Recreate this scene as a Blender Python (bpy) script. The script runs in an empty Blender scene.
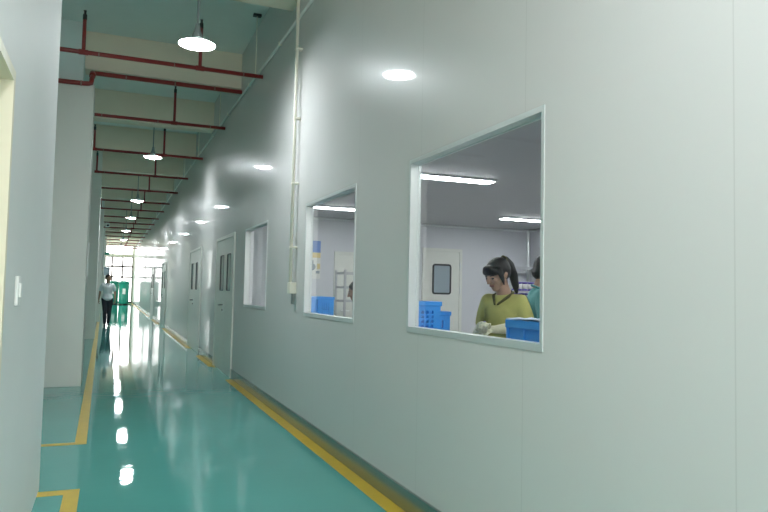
import bpy, bmesh, math, random
from mathutils import Vector, Matrix
random.seed(4)
SC = bpy.context.scene
COL = SC.collection
PI = math.pi

# ------------------------------------------------------------------ materials
def mat(name, col, rough=0.5, metal=0.0, spec=0.5, noise=0.0, nscale=20, bump=0.0, bscale=80, coat=0.0, stretch=None):
    m = bpy.data.materials.new(name); m.use_nodes = True
    nt = m.node_tree; b = nt.nodes['Principled BSDF']
    b.inputs['Base Color'].default_value = (*col, 1)
    b.inputs['Roughness'].default_value = rough
    b.inputs['Metallic'].default_value = metal
    b.inputs['Specular IOR Level'].default_value = spec
    b.inputs['Coat Weight'].default_value = coat
    b.inputs['Coat Roughness'].default_value = 0.06
    tc = nt.nodes.new('ShaderNodeTexCoord')
    src = tc.outputs['Object']
    if stretch:
        mp = nt.nodes.new('ShaderNodeMapping'); mp.inputs['Scale'].default_value = stretch
        nt.links.new(src, mp.inputs['Vector']); src = mp.outputs['Vector']
    if noise:
        n = nt.nodes.new('ShaderNodeTexNoise'); n.inputs['Scale'].default_value = nscale
        n.inputs['Detail'].default_value = 4
        nt.links.new(src, n.inputs['Vector'])
        r = nt.nodes.new('ShaderNodeMapRange')
        r.inputs['To Min'].default_value = 1 - noise; r.inputs['To Max'].default_value = 1 + noise
        nt.links.new(n.outputs['Fac'], r.inputs['Value'])
        mx = nt.nodes.new('ShaderNodeMix'); mx.data_type = 'RGBA'; mx.blend_type = 'MULTIPLY'
        mx.inputs['Factor'].default_value = 1
        mx.inputs[6].default_value = (*col, 1)
        nt.links.new(r.outputs['Result'], mx.inputs[7])
        nt.links.new(mx.outputs[2], b.inputs['Base Color'])
    if bump:
        n2 = nt.nodes.new('ShaderNodeTexNoise'); n2.inputs['Scale'].default_value = bscale
        n2.inputs['Detail'].default_value = 2
        nt.links.new(src, n2.inputs['Vector'])
        bp = nt.nodes.new('ShaderNodeBump'); bp.inputs['Strength'].default_value = bump
        bp.inputs['Distance'].default_value = 0.01
        nt.links.new(n2.outputs['Fac'], bp.inputs['Height'])
        nt.links.new(bp.outputs['Normal'], b.inputs['Normal'])
    return m

def emit(name, col, s):
    m = bpy.data.materials.new(name); m.use_nodes = True
    nt = m.node_tree; nt.nodes.remove(nt.nodes['Principled BSDF'])
    e = nt.nodes.new('ShaderNodeEmission'); e.inputs['Color'].default_value = (*col, 1); e.inputs['Strength'].default_value = s
    nt.links.new(e.outputs[0], nt.nodes['Material Output'].inputs[0]); return m

def glass(name):
    m = bpy.data.materials.new(name); m.use_nodes = True
    nt = m.node_tree; nt.nodes.remove(nt.nodes['Principled BSDF'])
    t = nt.nodes.new('ShaderNodeBsdfTransparent'); t.inputs[0].default_value = (.95, .965, .96, 1)
    g = nt.nodes.new('ShaderNodeBsdfGlossy'); g.inputs['Roughness'].default_value = 0.02
    f = nt.nodes.new('ShaderNodeFresnel'); f.inputs['IOR'].default_value = 1.35
    x = nt.nodes.new('ShaderNodeMixShader')
    gm = nt.nodes.new('ShaderNodeNewGeometry'); mm = nt.nodes.new('ShaderNodeMath'); mm.operation = 'SUBTRACT'; mm.inputs[0].default_value = 1
    nt.links.new(gm.outputs['Backfacing'], mm.inputs[1]); mu = nt.nodes.new('ShaderNodeMath'); mu.operation = 'MULTIPLY'
    nt.links.new(mm.outputs[0], mu.inputs[0]); nt.links.new(f.outputs[0], mu.inputs[1])
    nt.links.new(mu.outputs[0], x.inputs[0]); nt.links.new(t.outputs[0], x.inputs[1]); nt.links.new(g.outputs[0], x.inputs[2])
    nt.links.new(x.outputs[0], nt.nodes['Material Output'].inputs[0]); return m

def panel_material():
    # glossy pre-painted sandwich panel: upright joints every 1.08 m, fine upright ribs, smear of the roller coating
    m = mat('corridor_panel', (.66, .645, .63), rough=.34, spec=.05, coat=.36)
    nt = m.node_tree; b = nt.nodes['Principled BSDF']
    b.inputs['Coat Roughness'].default_value = .035
    tc = nt.nodes.new('ShaderNodeTexCoord'); sp = nt.nodes.new('ShaderNodeSeparateXYZ')
    nt.links.new(tc.outputs['Object'], sp.inputs[0])
    def M(op, a, bb=None, c=None):
        n = nt.nodes.new('ShaderNodeMath'); n.operation = op
        for i, v in enumerate((a, bb, c)):
            if v is None: continue
            if isinstance(v, (int, float)): n.inputs[i].default_value = v
            else: nt.links.new(v, n.inputs[i])
        return n.outputs[0]
    y = M('SUBTRACT', sp.outputs['Y'], PANEL_Y0 - 0.545)
    fr = M('PINGPONG', y, 0.545)                 # 0.54 at a joint
    joint = M('GREATER_THAN', fr, 0.5425)
    rib = M('SINE', M('MULTIPLY', sp.outputs['Y'], 2 * PI / 0.12))
    h = M('ADD', M('MULTIPLY', joint, -1.0), M('MULTIPLY', rib, 0.022))
    bp = nt.nodes.new('ShaderNodeBump'); bp.inputs['Strength'].default_value = .35; bp.inputs['Distance'].default_value = .003
    nt.links.new(h, bp.inputs['Height']); nt.links.new(bp.outputs['Normal'], b.inputs['Normal'])
    mx = nt.nodes.new('ShaderNodeMix'); mx.data_type = 'RGBA'
    mx.inputs[6].default_value = (.66, .645, .63, 1); mx.inputs[7].default_value = (.59, .575, .56, 1)
    nt.links.new(joint, mx.inputs['Factor']); nt.links.new(mx.outputs[2], b.inputs['Base Color'])
    return m

def floor_material():
    m = mat('epoxy_floor', (.095, .37, .34), rough=.03, spec=.42, noise=.07, nscale=1.3)
    nt = m.node_tree; b = nt.nodes['Principled BSDF']
    tc = nt.nodes.new('ShaderNodeTexCoord'); mp = nt.nodes.new('ShaderNodeMapping')
    mp.inputs['Scale'].default_value = (.8, 4.0, 1)
    nt.links.new(tc.outputs['Object'], mp.inputs['Vector'])
    n = nt.nodes.new('ShaderNodeTexNoise'); n.inputs['Scale'].default_value = 3.5; n.inputs['Detail'].default_value = 3
    nt.links.new(mp.outputs[0], n.inputs['Vector'])
    bp = nt.nodes.new('ShaderNodeBump'); bp.inputs['Strength'].default_value = .25; bp.inputs['Distance'].default_value = .0022
    nt.links.new(n.outputs['Fac'], bp.inputs['Height']); nt.links.new(bp.outputs['Normal'], b.inputs['Normal'])
    return m

PANEL_Y0 = 3.63
M_ = {}
M_['panel'] = panel_material()
M_['floor'] = floor_material()
M_['yellow'] = mat('yellow_paint', (.62, .43, .035), rough=.3, noise=.12, nscale=9)
M_['plaster'] = mat('white_plaster', (.71, .72, .71), rough=.65, noise=.03, nscale=2, bump=.05)
M_['column'] = mat('column_paint', (.78, .77, .72), rough=.55, noise=.03, nscale=2, bump=.05)
M_['beam'] = mat('beam_paint', (.82, .74, .60), rough=.7, noise=.05, nscale=3)
M_['slab'] = mat('slab_paint', (.78, .84, .80), rough=.7, noise=.05, nscale=2)
M_['bluewall'] = mat('blue_grey_paint', (.74, .82, .80), rough=.7, noise=.04, nscale=2)
M_['red'] = mat('red_pipe_paint', (.26, .025, .022), rough=.35, noise=.12, nscale=12)
M_['redc'] = mat('pipe_coupling', (.33, .20, .17), rough=.4, metal=.3, noise=.1)
M_['dark'] = mat('dark_metal', (.03, .03, .03), rough=.4, noise=.1)
M_['black'] = mat('black_rubber', (.015, .015, .016), rough=.5, noise=.1)
M_['alu'] = mat('anodised_aluminium', (.74, .77, .76), rough=.3, metal=.45, noise=.04)
M_['skirt'] = mat('skirting_aluminium', (.30, .35, .33), rough=.2, metal=.75, noise=.05)
M_['door'] = mat('door_enamel', (.70, .71, .65), rough=.35, noise=.03)
M_['cream'] = mat('cream_enamel', (.78, .73, .58), rough=.45, noise=.03)
M_['white'] = mat('white_plastic', (.78, .79, .77), rough=.4, noise=.02)
M_['conduit'] = mat('cream_conduit', (.80, .77, .66), rough=.45, noise=.04)
M_['greyconduit'] = mat('grey_conduit', (.66, .70, .66), rough=.45, noise=.04)
M_['grey'] = mat('grey_plastic', (.25, .28, .28), rough=.5, noise=.05)
M_['glass'] = glass('window_glass')
M_['roomfloor'] = mat('grey_vinyl_floor', (.48, .49, .48), rough=.35, noise=.05)
M_['litpane'] = mat('lit_room_pane', (.70, .73, .70), rough=.15, noise=.03)  # opaque pale colour stands for the bright room behind the door glass
M_['clean'] = mat('cleanroom_panel', (.60, .61, .64), rough=.45, noise=.02, nscale=2)
M_['cleanceil'] = mat('cleanroom_ceiling', (.44, .44, .45), rough=.5, noise=.03, nscale=2, stretch=(4, .4, 1))
M_['blue'] = mat('blue_crate_plastic', (.05, .33, .86), rough=.35, noise=.06, nscale=10)
M_['rim'] = mat('pale_film', (.55, .66, .85), rough=.3, noise=.06)
M_['bench'] = mat('bench_top', (.45, .47, .46), rough=.4, noise=.04)
M_['steel'] = mat('steel_tube', (.5, .51, .52), rough=.35, metal=.7, noise=.05)
M_['lamp'] = mat('lamp_shade_enamel', (.82, .85, .86), rough=.35, noise=.02)
M_['lampglow'] = emit('lamp_diffuser', (.90, .97, 1.0), 95.0)
M_['tube'] = emit('strip_light_diffuser', (.95, .98, 1.0), 22.0)
M_['skin'] = mat('skin', (.50, .31, .22), rough=.5, noise=.06)
M_['tan'] = mat('tan_skin', (.36, .21, .14), rough=.5, noise=.06)
M_['hair'] = mat('black_hair', (.012, .010, .010), rough=.42, noise=.3, nscale=30, bump=.5, bscale=60, stretch=(6, 6, 1))
M_['lips'] = mat('lips', (.36, .13, .11), rough=.45, noise=.05)
M_['lime'] = mat('yellow_green_fabric', (.54, .53, .17), rough=.8, noise=.12, nscale=9, bump=.4, bscale=18)
M_['limedark'] = mat('olive_fabric', (.12, .12, .04), rough=.8, noise=.1)
M_['teal'] = mat('teal_fabric', (.12, .36, .36), rough=.8, noise=.1, nscale=9, bump=.4, bscale=18)
M_['coat'] = mat('grey_blue_fabric', (.25, .32, .42), rough=.8, noise=.1, nscale=9, bump=.3, bscale=18)
M_['shirt'] = mat('white_polo_fabric', (.66, .68, .70), rough=.8, noise=.06, nscale=9, bump=.4, bscale=14)
M_['jeans'] = mat('dark_trouser_fabric', (.020, .024, .034), rough=.8, noise=.15, nscale=20)
M_['glove'] = mat('cream_glove_fabric', (.70, .68, .48), rough=.75, noise=.08, nscale=30, bump=.3)
M_['purple'] = mat('purple_plastic', (.16, .12, .50), rough=.35, noise=.15, nscale=14)
M_['paper'] = mat('poster_paper', (.72, .72, .68), rough=.6, noise=.03)
M_['posterblue'] = mat('poster_blue_ink', (.10, .22, .55), rough=.6, noise=.08)
M_['posteryellow'] = mat('poster_yellow_ink', (.70, .55, .22), rough=.6, noise=.08)
M_['postergrey'] = mat('poster_grey_ink', (.22, .27, .30), rough=.6, noise=.1)
M_['blind'] = mat('white_blind_fabric', (.66, .66, .68), rough=.6, noise=.03)
M_['green'] = mat('green_plastic', (.01, .27, .19), rough=.4, noise=.08)
M_['signgrey'] = mat('blue_grey_board', (.28, .34, .38), rough=.5, noise=.05)
M_['mullion'] = mat('brown_mullion', (.10, .075, .06), rough=.5, noise=.05)
M_['endwall'] = mat('end_wall_paint', (.72, .70, .60), rough=.7, noise=.04)

# ------------------------------------------------------------------ helpers
def link(name, bm, m, parent=None, smooth=False, origin=(0, 0, 0)):
    if any(origin): bmesh.ops.translate(bm, vec=-Vector(origin), verts=bm.verts)
    bmesh.ops.recalc_face_normals(bm, faces=bm.faces)
    me = bpy.data.meshes.new(name); bm.to_mesh(me); bm.free()
    if smooth:
        for p in me.polygons: p.use_smooth = True
    o = bpy.data.objects.new(name, me); COL.objects.link(o)
    if m: me.materials.append(m)
    if parent: o.parent = parent
    else: o.location = origin
    return o

def tag(o, label=None, cat=None, group=None, kind=None):
    if label: o['label'] = label
    if cat: o['category'] = cat
    if group: o['group'] = group
    if kind: o['kind'] = kind
    return o

def thing(name, label, cat, loc=(0, 0, 0), group=None, kind=None, rz=0):
    o = bpy.data.objects.new(name, None); COL.objects.link(o)
    o.empty_display_size = .1; o.location = loc; o.rotation_euler = (0, 0, rz)
    return tag(o, label, cat, group, kind)

def struct(name, bm, m):
    return tag(link(name, bm, m), kind='structure')

def B(): return bmesh.new()

def box(bm, x0, x1, y0, y1, z0, z1, bev=0):
    x0, x1 = sorted((x0, x1)); y0, y1 = sorted((y0, y1)); z0, z1 = sorted((z0, z1))
    t = bmesh.new()
    bmesh.ops.create_cube(t, size=1, matrix=Matrix.Translation(((x0+x1)/2, (y0+y1)/2, (z0+z1)/2)) @ Matrix.Diagonal((x1-x0, y1-y0, z1-z0, 1)))
    if bev: bmesh.ops.bevel(t, geom=list(t.edges), offset=bev, segments=2, affect='EDGES', profile=.5)
    merge(bm, t)
    return bm

def merge(bm, t):
    me = bpy.data.meshes.new('t'); t.to_mesh(me); t.free(); bm.from_mesh(me); bpy.data.meshes.remove(me)

def tube(bm, pts, r, seg=12):
    pts = [Vector(p) for p in pts]
    rings = []
    for i, p in enumerate(pts):
        d = (pts[min(i+1, len(pts)-1)] - pts[max(i-1, 0)]).normalized()
        a = d.orthogonal().normalized() if i == 0 else (rings[-1][1] - d * rings[-1][1].dot(d)).normalized()
        b = d.cross(a)
        rr = r[i] if isinstance(r, (list, tuple)) else r
        rings.append(([bm.verts.new(p + (a*math.cos(2*PI*k/seg) + b*math.sin(2*PI*k/seg))*rr) for k in range(seg)], a))
    for (A, _), (C, _) in zip(rings, rings[1:]):
        for k in range(seg): bm.faces.new((A[k], A[(k+1) % seg], C[(k+1) % seg], C[k]))
    bm.faces.new(rings[0][0]); bm.faces.new(rings[-1][0])
    return bm

def lathe(bm, prof, c, seg=32):
    c = Vector(c); rings = []
    for r, z in prof:
        if r < 1e-5: rings.append([bm.verts.new(c + Vector((0, 0, z)))])
        else: rings.append([bm.verts.new(c + Vector((r*math.cos(2*PI*k/seg), r*math.sin(2*PI*k/seg), z))) for k in range(seg)])
    for A, C in zip(rings, rings[1:]):
        for k in range(seg):
            f = [A[k % len(A)], A[(k+1) % len(A)], C[(k+1) % len(C)], C[k % len(C)]]
            f = list(dict.fromkeys(f))
            if len(f) > 2: bm.faces.new(f)
    return bm

def rounded_ring(bm, x, y0, y1, z0, z1, w, d, rad=.05, axis='X', seg=6):
    # closed gasket ring lying in a wall plane; depth d along the axis starting at x
    def loop(off):
        pts = []
        for (cy, cz, a0) in ((y1-rad, z1-rad, 0), (y0+rad, z1-rad, PI/2), (y0+rad, z0+rad, PI), (y1-rad, z0+rad, 3*PI/2)):
            for k in range(seg+1):
                a = a0 + PI/2*k/seg
                pts.append((cy + (rad+off)*math.cos(a), cz + (rad+off)*math.sin(a)))
        return pts
    A, C = loop(0), loop(-w)
    mk = (lambda p, q: bm.verts.new((q, p[0], p[1]))) if axis == 'X' else (lambda p, q: bm.verts.new((p[0], q, p[1])))
    o0 = [mk(p, x) for p in A]; i0 = [mk(p, x) for p in C]; o1 = [mk(p, x+d) for p in A]; i1 = [mk(p, x+d) for p in C]
    n = len(A)
    for k in range(n):
        j = (k+1) % n
        for a, c in ((o0, i0), (i0, i1), (i1, o1), (o1, o0)): bm.faces.new((a[k], a[j], c[j], c[k]))
    return bm

def cells(bm, u, v, holes, mk):
    # a slab of boxes over a (u,v) rectangle with rectangular holes
    us = sorted(set([u[0], u[1]] + [h for q in holes for h in q[:2]])); vs = sorted(set([v[0], v[1]] + [h for q in holes for h in q[2:]]))
    for a, b_ in zip(us, us[1:]):
        run = None
        for c, d in zip(vs, vs[1:]):
            mu, mv = (a+b_)/2, (c+d)/2
            if any(h[0] < mu < h[1] and h[2] < mv < h[3] for h in holes):
                if run: mk(a, b_, *run); run = None
            else: run = (run[0], d) if run else (c, d)
        if run: mk(a, b_, *run)
    return bm

def dup(root, loc, label, group=None):
    r = root.copy(); COL.objects.link(r); r.location = loc; r['label'] = label
    if group: r['group'] = group
    for ch in list(root.children):
        c = ch.copy(); COL.objects.link(c); c.parent = r
        for g in ch.children:
            d = g.copy(); COL.objects.link(d); d.parent = c
    return r

ORD = ['nearest', 'second nearest', 'third nearest', 'fourth nearest', 'fifth nearest', 'sixth nearest', 'seventh nearest', 'eighth nearest', 'ninth nearest', 'tenth nearest', 'eleventh nearest', 'twelfth nearest', 'thirteenth nearest', 'fourteenth nearest', 'fifteenth nearest', 'sixteenth nearest']

# ------------------------------------------------------------------ dimensions
W = 1.693          # corridor face of the panel wall
WT = .07           # its thickness
XL = -.365         # near left wall face
XO = -3.2          # outer left wall
YE = 55.0          # end wall
YN = -3.4          # wall behind the photographer
ZC = 4.78          # slab
ZR = 2.42          # cleanroom ceiling
YB = 9.95          # cleanroom back wall
XR = 6.72          # cleanroom far side wall

# ------------------------------------------------------------------ shell
struct('floor', box(B(), XO-.2, XR+.2, YN-.2, YE+3, -.15, 0), M_['floor'])
struct('ceiling', box(B(), XO-.2, W+WT, YN-.2, YE+.2, ZC, ZC+.15), M_['slab'])

WIN = [(2.395, 3.785), (4.772, 6.165), (7.842, 9.228)]
WZ0, WZ1 = 1.067, 2.110
DOORS = [(10.03, 11.82), (13.92, 15.95), (22.9, 24.9), (29.2, 31.2)]
DZ = 2.14
holes = [(a, b, WZ0, WZ1) for a, b in WIN] + [(a, b, -.01, DZ) for a, b in DOORS]
bm = B(); cells(bm, (YN, YE), (0, ZC), holes, lambda a, b, c, d: box(bm, W, W+WT, a, b, c, d))
struct('wall_right', bm, M_['panel'])

# aluminium skirting
bm = B(); ys = [YN] + [v for d in DOORS for v in d] + [YE]
for a, b in zip(ys[::2], ys[1::2]):
    box(bm, W-.012, W+.001, a, b, 0, .128); box(bm, W-.016, W+.001, a, b, .126, .133)
struct('baseboard_right', bm, M_['skirt'])

# left wall by the camera with its doorway
bm = B(); cells(bm, (YN, 4.87), (0, ZC), [(1.85, 2.815, -.01, 2.085)], lambda a, b, c, d: box(bm, XL-.24, XL, a, b, c, d))
struct('wall_left', bm, M_['plaster'])
bm = B(); box(bm, XO, XL-.24, 4.67, 4.87, 0, ZC)
struct('wall_left', bm, M_['plaster'])
# outer left wall; far window added to supply daylight
lw = [(45.5, 50.5)]
bm = B(); cells(bm, (YN, YE), (0, ZC), [(a, b, .9, 4.0) for a, b in lw], lambda a, b, c, d: box(bm, XO-.2, XO, a, b, c, d))
struct('wall_left', bm, M_['plaster'])
for i, (a, b) in enumerate(lw):
    w = thing('window_%d' % (i+4), None, None, (XO-.1, (a+b)/2, .9), kind='structure')
    bm = B()
    n = 4
    for k in range(n+1):
        y = a + (b-a)*k/n; box(bm, XO-.13, XO-.07, y-.03, y+.03, .9, 4.0)
    for z in (.9, 2.0, 3.0, 3.97): box(bm, XO-.13, XO-.07, a, b, z, z+.05)
    link('window_frame', bm, M_['alu'], w, origin=w.location)
bm = B(); cells(bm, (XO-.2, W+WT), (0, ZC), [(-.3, 1.62, .2, 4.5)], lambda a, b, c, d: box(bm, a, b, YN-.2, YN, c, d))  # opening added behind the camera to let daylight in
struct('wall_back', bm, M_['plaster'])

# end wall: a glazed front with mullions and a lintel above
bm = B(); cells(bm, (XO, W+WT), (0, ZC), [(-.75, 1.60, .05, 3.55), (-.75, 1.60, 3.72, 4.5)], lambda a, b, c, d: box(bm, a, b, YE, YE+.2, c, d))
struct('wall_end', bm, M_['endwall'])
w8 = thing('window_8', None, None, (.45, YE+.1, 3.72), kind='structure')
bm = B()
for x in (-.75, .12, .86, 1.58): box(bm, x-.035, x+.035, YE+.05, YE+.15, 3.72, 4.5)
box(bm, -.75, 1.6, YE+.05, YE+.15, 3.72, 3.76)
link('window_frame', bm, M_['endwall'], w8, origin=w8.location)
w7 = thing('window_7', None, None, (.45, YE+.1, 0.05), kind='structure')
bm = B()
for x in (-.75, .12, .86, 1.58): box(bm, x-.06, x+.06, YE+.05, YE+.15, .05, 3.55)
for z in (.05, 1.95, 2.75, 3.5): box(bm, -.75, 1.6, YE+.05, YE+.15, z, z+.13)
link('window_frame', bm, M_['mullion'], w7, origin=w7.location)

# floor paint
def strip(bm, pts):
    v = [bm.verts.new((x, y, .0015)) for x, y in pts]; f = bm.faces.new(v)
    r = bmesh.ops.extrude_face_region(bm, geom=[f]); bmesh.ops.translate(bm, vec=(0, 0, -.0025), verts=[e for e in r['geom'] if isinstance(e, bmesh.types.BMVert)])
bm = B()
segs = [(YN, 9.9, 0, 0), (11.5, 13.6, .12, -.12), (15.15, 22.7, .1, 0), (25.1, 29.0, 0, 0), (31.4, YE, 0, 0)]
for a, b, s0, s1 in segs:
    strip(bm, [(W-.115, a + s0), (W-.013, a), (W-.013, b), (W-.115, b + s1)])
struct('trim_1', bm, M_['yellow'])
bm = B()
x0, x1 = -.215, -.125
yA, yB_ = 6.22, 6.14
strip(bm, [(x0, yA), (x1, yB_), (x1-.26, 40), (x0-.26, 40)])
strip(bm, [(XO, yA), (XO, yB_), (x1, yB_), (x0, yA)])
yC, yD = 4.70, 4.805
strip(bm, [(XO, yD), (x1, yD), (x0, yC), (XO, yC)])
strip(bm, [(x0, yC), (x1, yD), (x1, YN), (x0, YN)])
struct('trim_2', bm, M_['yellow'])

# columns, girders, lintel wall
for k in range(6):
    y = 9.62 + 8.5*k
    bm = box(B(), -.93, -.292, y, y+.62, 0, 3.97 if k == 0 else ZC, .006)
    tag(link('trim_%d' % (k+3), bm, M_['column']), kind='structure')
struct('wall_lintel', box(B(), XO, -.43, 9.66, 9.80, 3.97, ZC), M_['bluewall'])
nb = 0
for k in range(-6, 16):
    y = 9.97 + 2.87*k - (.48 if k < 0 else 0)
    if y > YE-.5 or y < YN: continue
    x0 = -.43 if k == 0 else XO
    if y < 4.87: x0 = XL
    nb += 1
    struct('ceiling_beam', box(B(), x0, W, y, y+.30, 4.26, ZC), M_['beam'])

# ------------------------------------------------------------------ corridor windows
def corridor_window(i, a, b):
    w = thing('window_%d' % (i+1), None, None, (W, (a+b)/2, WZ0), kind='structure')
    z0, z1 = WZ0, WZ1
    bm = B()
    fl = .016; d = .058
    # thin flange on the wall face and a deep reveal
    for (p, q, r, s) in ((a-.004, a+fl, z0-.004, z1+.004), (b-fl, b+.004, z0-.004, z1+.004), (a+fl, b-fl, z0-.004, z0+fl+.012), (a+fl, b-fl, z1-fl-.006, z1+.004)):
        box(bm, W-.005, W+d, p, q, r, s)
    link('window_frame', bm, M_['alu'], w, origin=w.location)
    bm = B()
    for (p, q, r, s) in ((a+fl, a+fl+.010, z0+fl, z1-fl), (b-fl-.010, b-fl, z0+fl, z1-fl), (a+fl, b-fl, z0+fl, z0+fl+.010), (a+fl, b-fl, z1-fl-.010, z1-fl)):
        box(bm, W+d-.012, W+d+.004, p, q, r, s)
    link('glazing_bead', bm, M_['alu'], w, origin=w.location)
    link('glass', box(B(), W+d-.006, W+d, a+fl+.004, b-fl-.004, z0+fl+.004, z1-fl-.004), M_['glass'], w, origin=w.location)
for i, (a, b) in enumerate(WIN): corridor_window(i, a, b)

# vertical blind closed behind the third window
bl = thing('vertical_blind', 'closed white vertical blind behind the glass of the farthest corridor window', 'blind', (W+.112, 8.535, .95))
bm = box(B(), W+.082, W+.14, 7.74, 9.33, 2.14, 2.19); link('head_rail', bm, M_['white'], bl, origin=bl.location)
n = 17
for k in range(n):
    y = 7.77 + k*(1.53/(n-1)); bm = B()
    a = math.radians(12); c, s = math.cos(a)*.052, math.sin(a)*.052
    v = [bm.verts.new(p) for p in ((W+.112-s, y-c, .98), (W+.112, y, .98), (W+.112+s, y+c, .98))]
    v += [bm.verts.new(Vector(q.co)+Vector((.004, 0, 0))) for q in reversed(v)]
    f = bm.faces.new(v); r = bmesh.ops.extrude_face_region(bm, geom=[f])
    bmesh.ops.translate(bm, vec=(0, 0, 1.17), verts=[e for e in r['geom'] if isinstance(e, bmesh.types.BMVert)])
    link('slat', bm, M_['blind'], bl, origin=bl.location)

# ------------------------------------------------------------------ corridor doors (double leaf, narrow vision panels)
def corridor_door(i, a, b, seam, panes, handle=True):
    d = thing('door_%d' % (i+1), None, None, (W, (a+b)/2, 0), kind='structure')
    L = d.location
    bm = B()
    for (p, q, r, s) in ((a, a+.06, 0, DZ), (b-.05, b, 0, DZ), (a+.05, b-.05, DZ-.05, DZ)):
        box(bm, W-.022, W+WT, p, q, r, s)
    link('door_frame', bm, M_['door'], d, origin=L)
    for (p, q), (u, v) in zip(((a+.053, seam-.003), (seam+.003, b-.053)), panes):
        z0, z1 = 1.272, 1.835
        bm = B(); cells(bm, (p, q), (.012, DZ-.055), [(u, v, z0, z1)], lambda A_, B_, C_, D_: box(bm, W-.012, W+.05, A_, B_, C_, D_))
        leaf = link('door_leaf', bm, M_['door'], d, origin=L)
        g = link('gasket', rounded_ring(B(), W-.017, u-.004, v+.004, z0-.004, z1+.004, .013, .06, .02), M_['dark'], leaf, origin=L)
        link('glass', box(B(), W+.0, W+.008, u, v, z0, z1), M_['litpane'], leaf, origin=L)
    if handle:
        y = seam + .09
        bm = B(); box(bm, W-.018, W+.01, y-.02, y+.02, .93, 1.10, .004); h = link('escutcheon', bm, M_['alu'], d, origin=L)
        bm = tube(B(), [(W-.005, y, 1.045), (W-.06, y, 1.045), (W-.065, y+.02, 1.045), (W-.065, y+.14, 1.04)], .010); link('lever', bm, M_['dark'], h, smooth=True, origin=L)
        bm = tube(B(), [(W-.005, y, .965), (W-.03, y, .965)], .016); link('lock_cylinder', bm, M_['dark'], h, smooth=True, origin=L)
corridor_door(0, *DOORS[0], 10.86, ((10.32, 10.66), (10.98, 11.34)))
corridor_door(1, *DOORS[1], 15.0, ((14.48, 14.75), (15.27, 15.57)))
corridor_door(2, *DOORS[2], 23.9, ((23.25, 23.6), (24.2, 24.55)))
corridor_door(3, *DOORS[3], 30.2, ((29.5, 29.9), (30.5, 30.9)))

# doorway on the left beside the camera
d5 = thing('door_5', None, None, (XL, 2.33, 0), kind='structure'); L5 = d5.location
bm = B()
for (p, q, r, s) in ((1.85, 1.89, 0, 2.085), (2.775, 2.815, 0, 2.085), (1.89, 2.775, 2.045, 2.085)):
    box(bm, XL-.22, XL+.012, p, q, r, s)
for (p, q, r, s) in ((1.89, 1.903, 0, 2.045), (2.762, 2.775, 0, 2.045), (1.89, 2.775, 2.032, 2.045)):
    box(bm, XL-.22, XL-.09, p, q, r, s)
link('door_frame', bm, M_['cream'], d5, origin=L5)
lf = link('door_leaf', box(B(), XL-.205, XL-.165, 1.905, 2.76, .01, 2.03), M_['cream'], d5, origin=L5)
bm = tube(B(), [(XL-.165, 1.99, 1.03), (XL-.12, 1.99, 1.03), (XL-.115, 2.01, 1.03), (XL-.115, 2.11, 1.025)], .01)
link('lever', bm, M_['alu'], lf, smooth=True, origin=L5)

# light switch
sw = thing('light_switch', 'small white light switch on the near left wall beside the cream doorway', 'switch', (XL, 3.23, 1.272))
link('switch_plate', box(B(), XL, XL+.014, 3.19, 3.27, 1.21, 1.335, .004), M_['white'], sw, origin=sw.location)
link('rocker', box(B(), XL+.012, XL+.022, 3.21, 3.25, 1.245, 1.305, .003), M_['white'], sw, origin=sw.location)

# ------------------------------------------------------------------ sprinkler pipes
ZP = 3.985
PY = [8.42, 11.44, 14.36, 17.2, 19.95, 22.75, 25.2, 28.0, 30.7, 33.3, 36.2, 39.0, 41.9, 44.8, 47.6, 50.4]
for i, y in enumerate(PY):
    t = thing('sprinkler_pipe', '%s red sprinkler branch pipe crossing under the ceiling with upright risers' % ORD[i] if i else 'nearest red sprinkler branch pipe, running left past the column and level with the first lamp', 'pipe', (.7, y, ZP), 'red sprinkler branch pipes')
    L = t.location
    xl = XO if i in (0, 1) else -.40
    link('pipe', tube(B(), [(xl, y, ZP), (W+.005, y, ZP)], .026, 14), M_['red'], t, True, origin=L)
    for x in ((-.385, .92) if i != 1 else (.875,)):
        tube_b = tube(B(), [(x, y, ZP), (x, y, ZP+(.40 if x < 0 else .52))], .021, 12)
        r = link('riser', tube_b, M_['red'], t, True, origin=L)
        bm = B(); lathe(bm, [(0, 0), (.023, 0), (.023, .06), (.014, .07), (.014, .1), (.018, .103), (.018, .108), (0, .108)], (x, y, ZP+(.38 if x < 0 else .50)), 12)
        link('sprinkler_head', bm, M_['dark'], r, True, origin=L)
        link('tee', tube(B(), [(x-.05, y, ZP), (x+.05, y, ZP)], .032, 14), M_['red'], t, True, origin=L)
    for x in (-.22, .62, 1.45):
        link('coupling', tube(B(), [(x-.006, y, ZP), (x+.006, y, ZP)], .0285, 14), M_['redc'], t, True, origin=L)
    # hanger rod near the wall with a dark ceiling anchor
    bm = tube(B(), [(1.60, y, ZP+.02), (1.60, y, ZC-.03)], .007, 8); h = link('hanger_rod', bm, M_['conduit'], t, True, origin=L)
    bm = box(B(), 1.55, 1.65, y-.03, y+.03, ZC-.03, ZC); link('anchor', bm, M_['dark'], h, origin=L)

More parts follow.
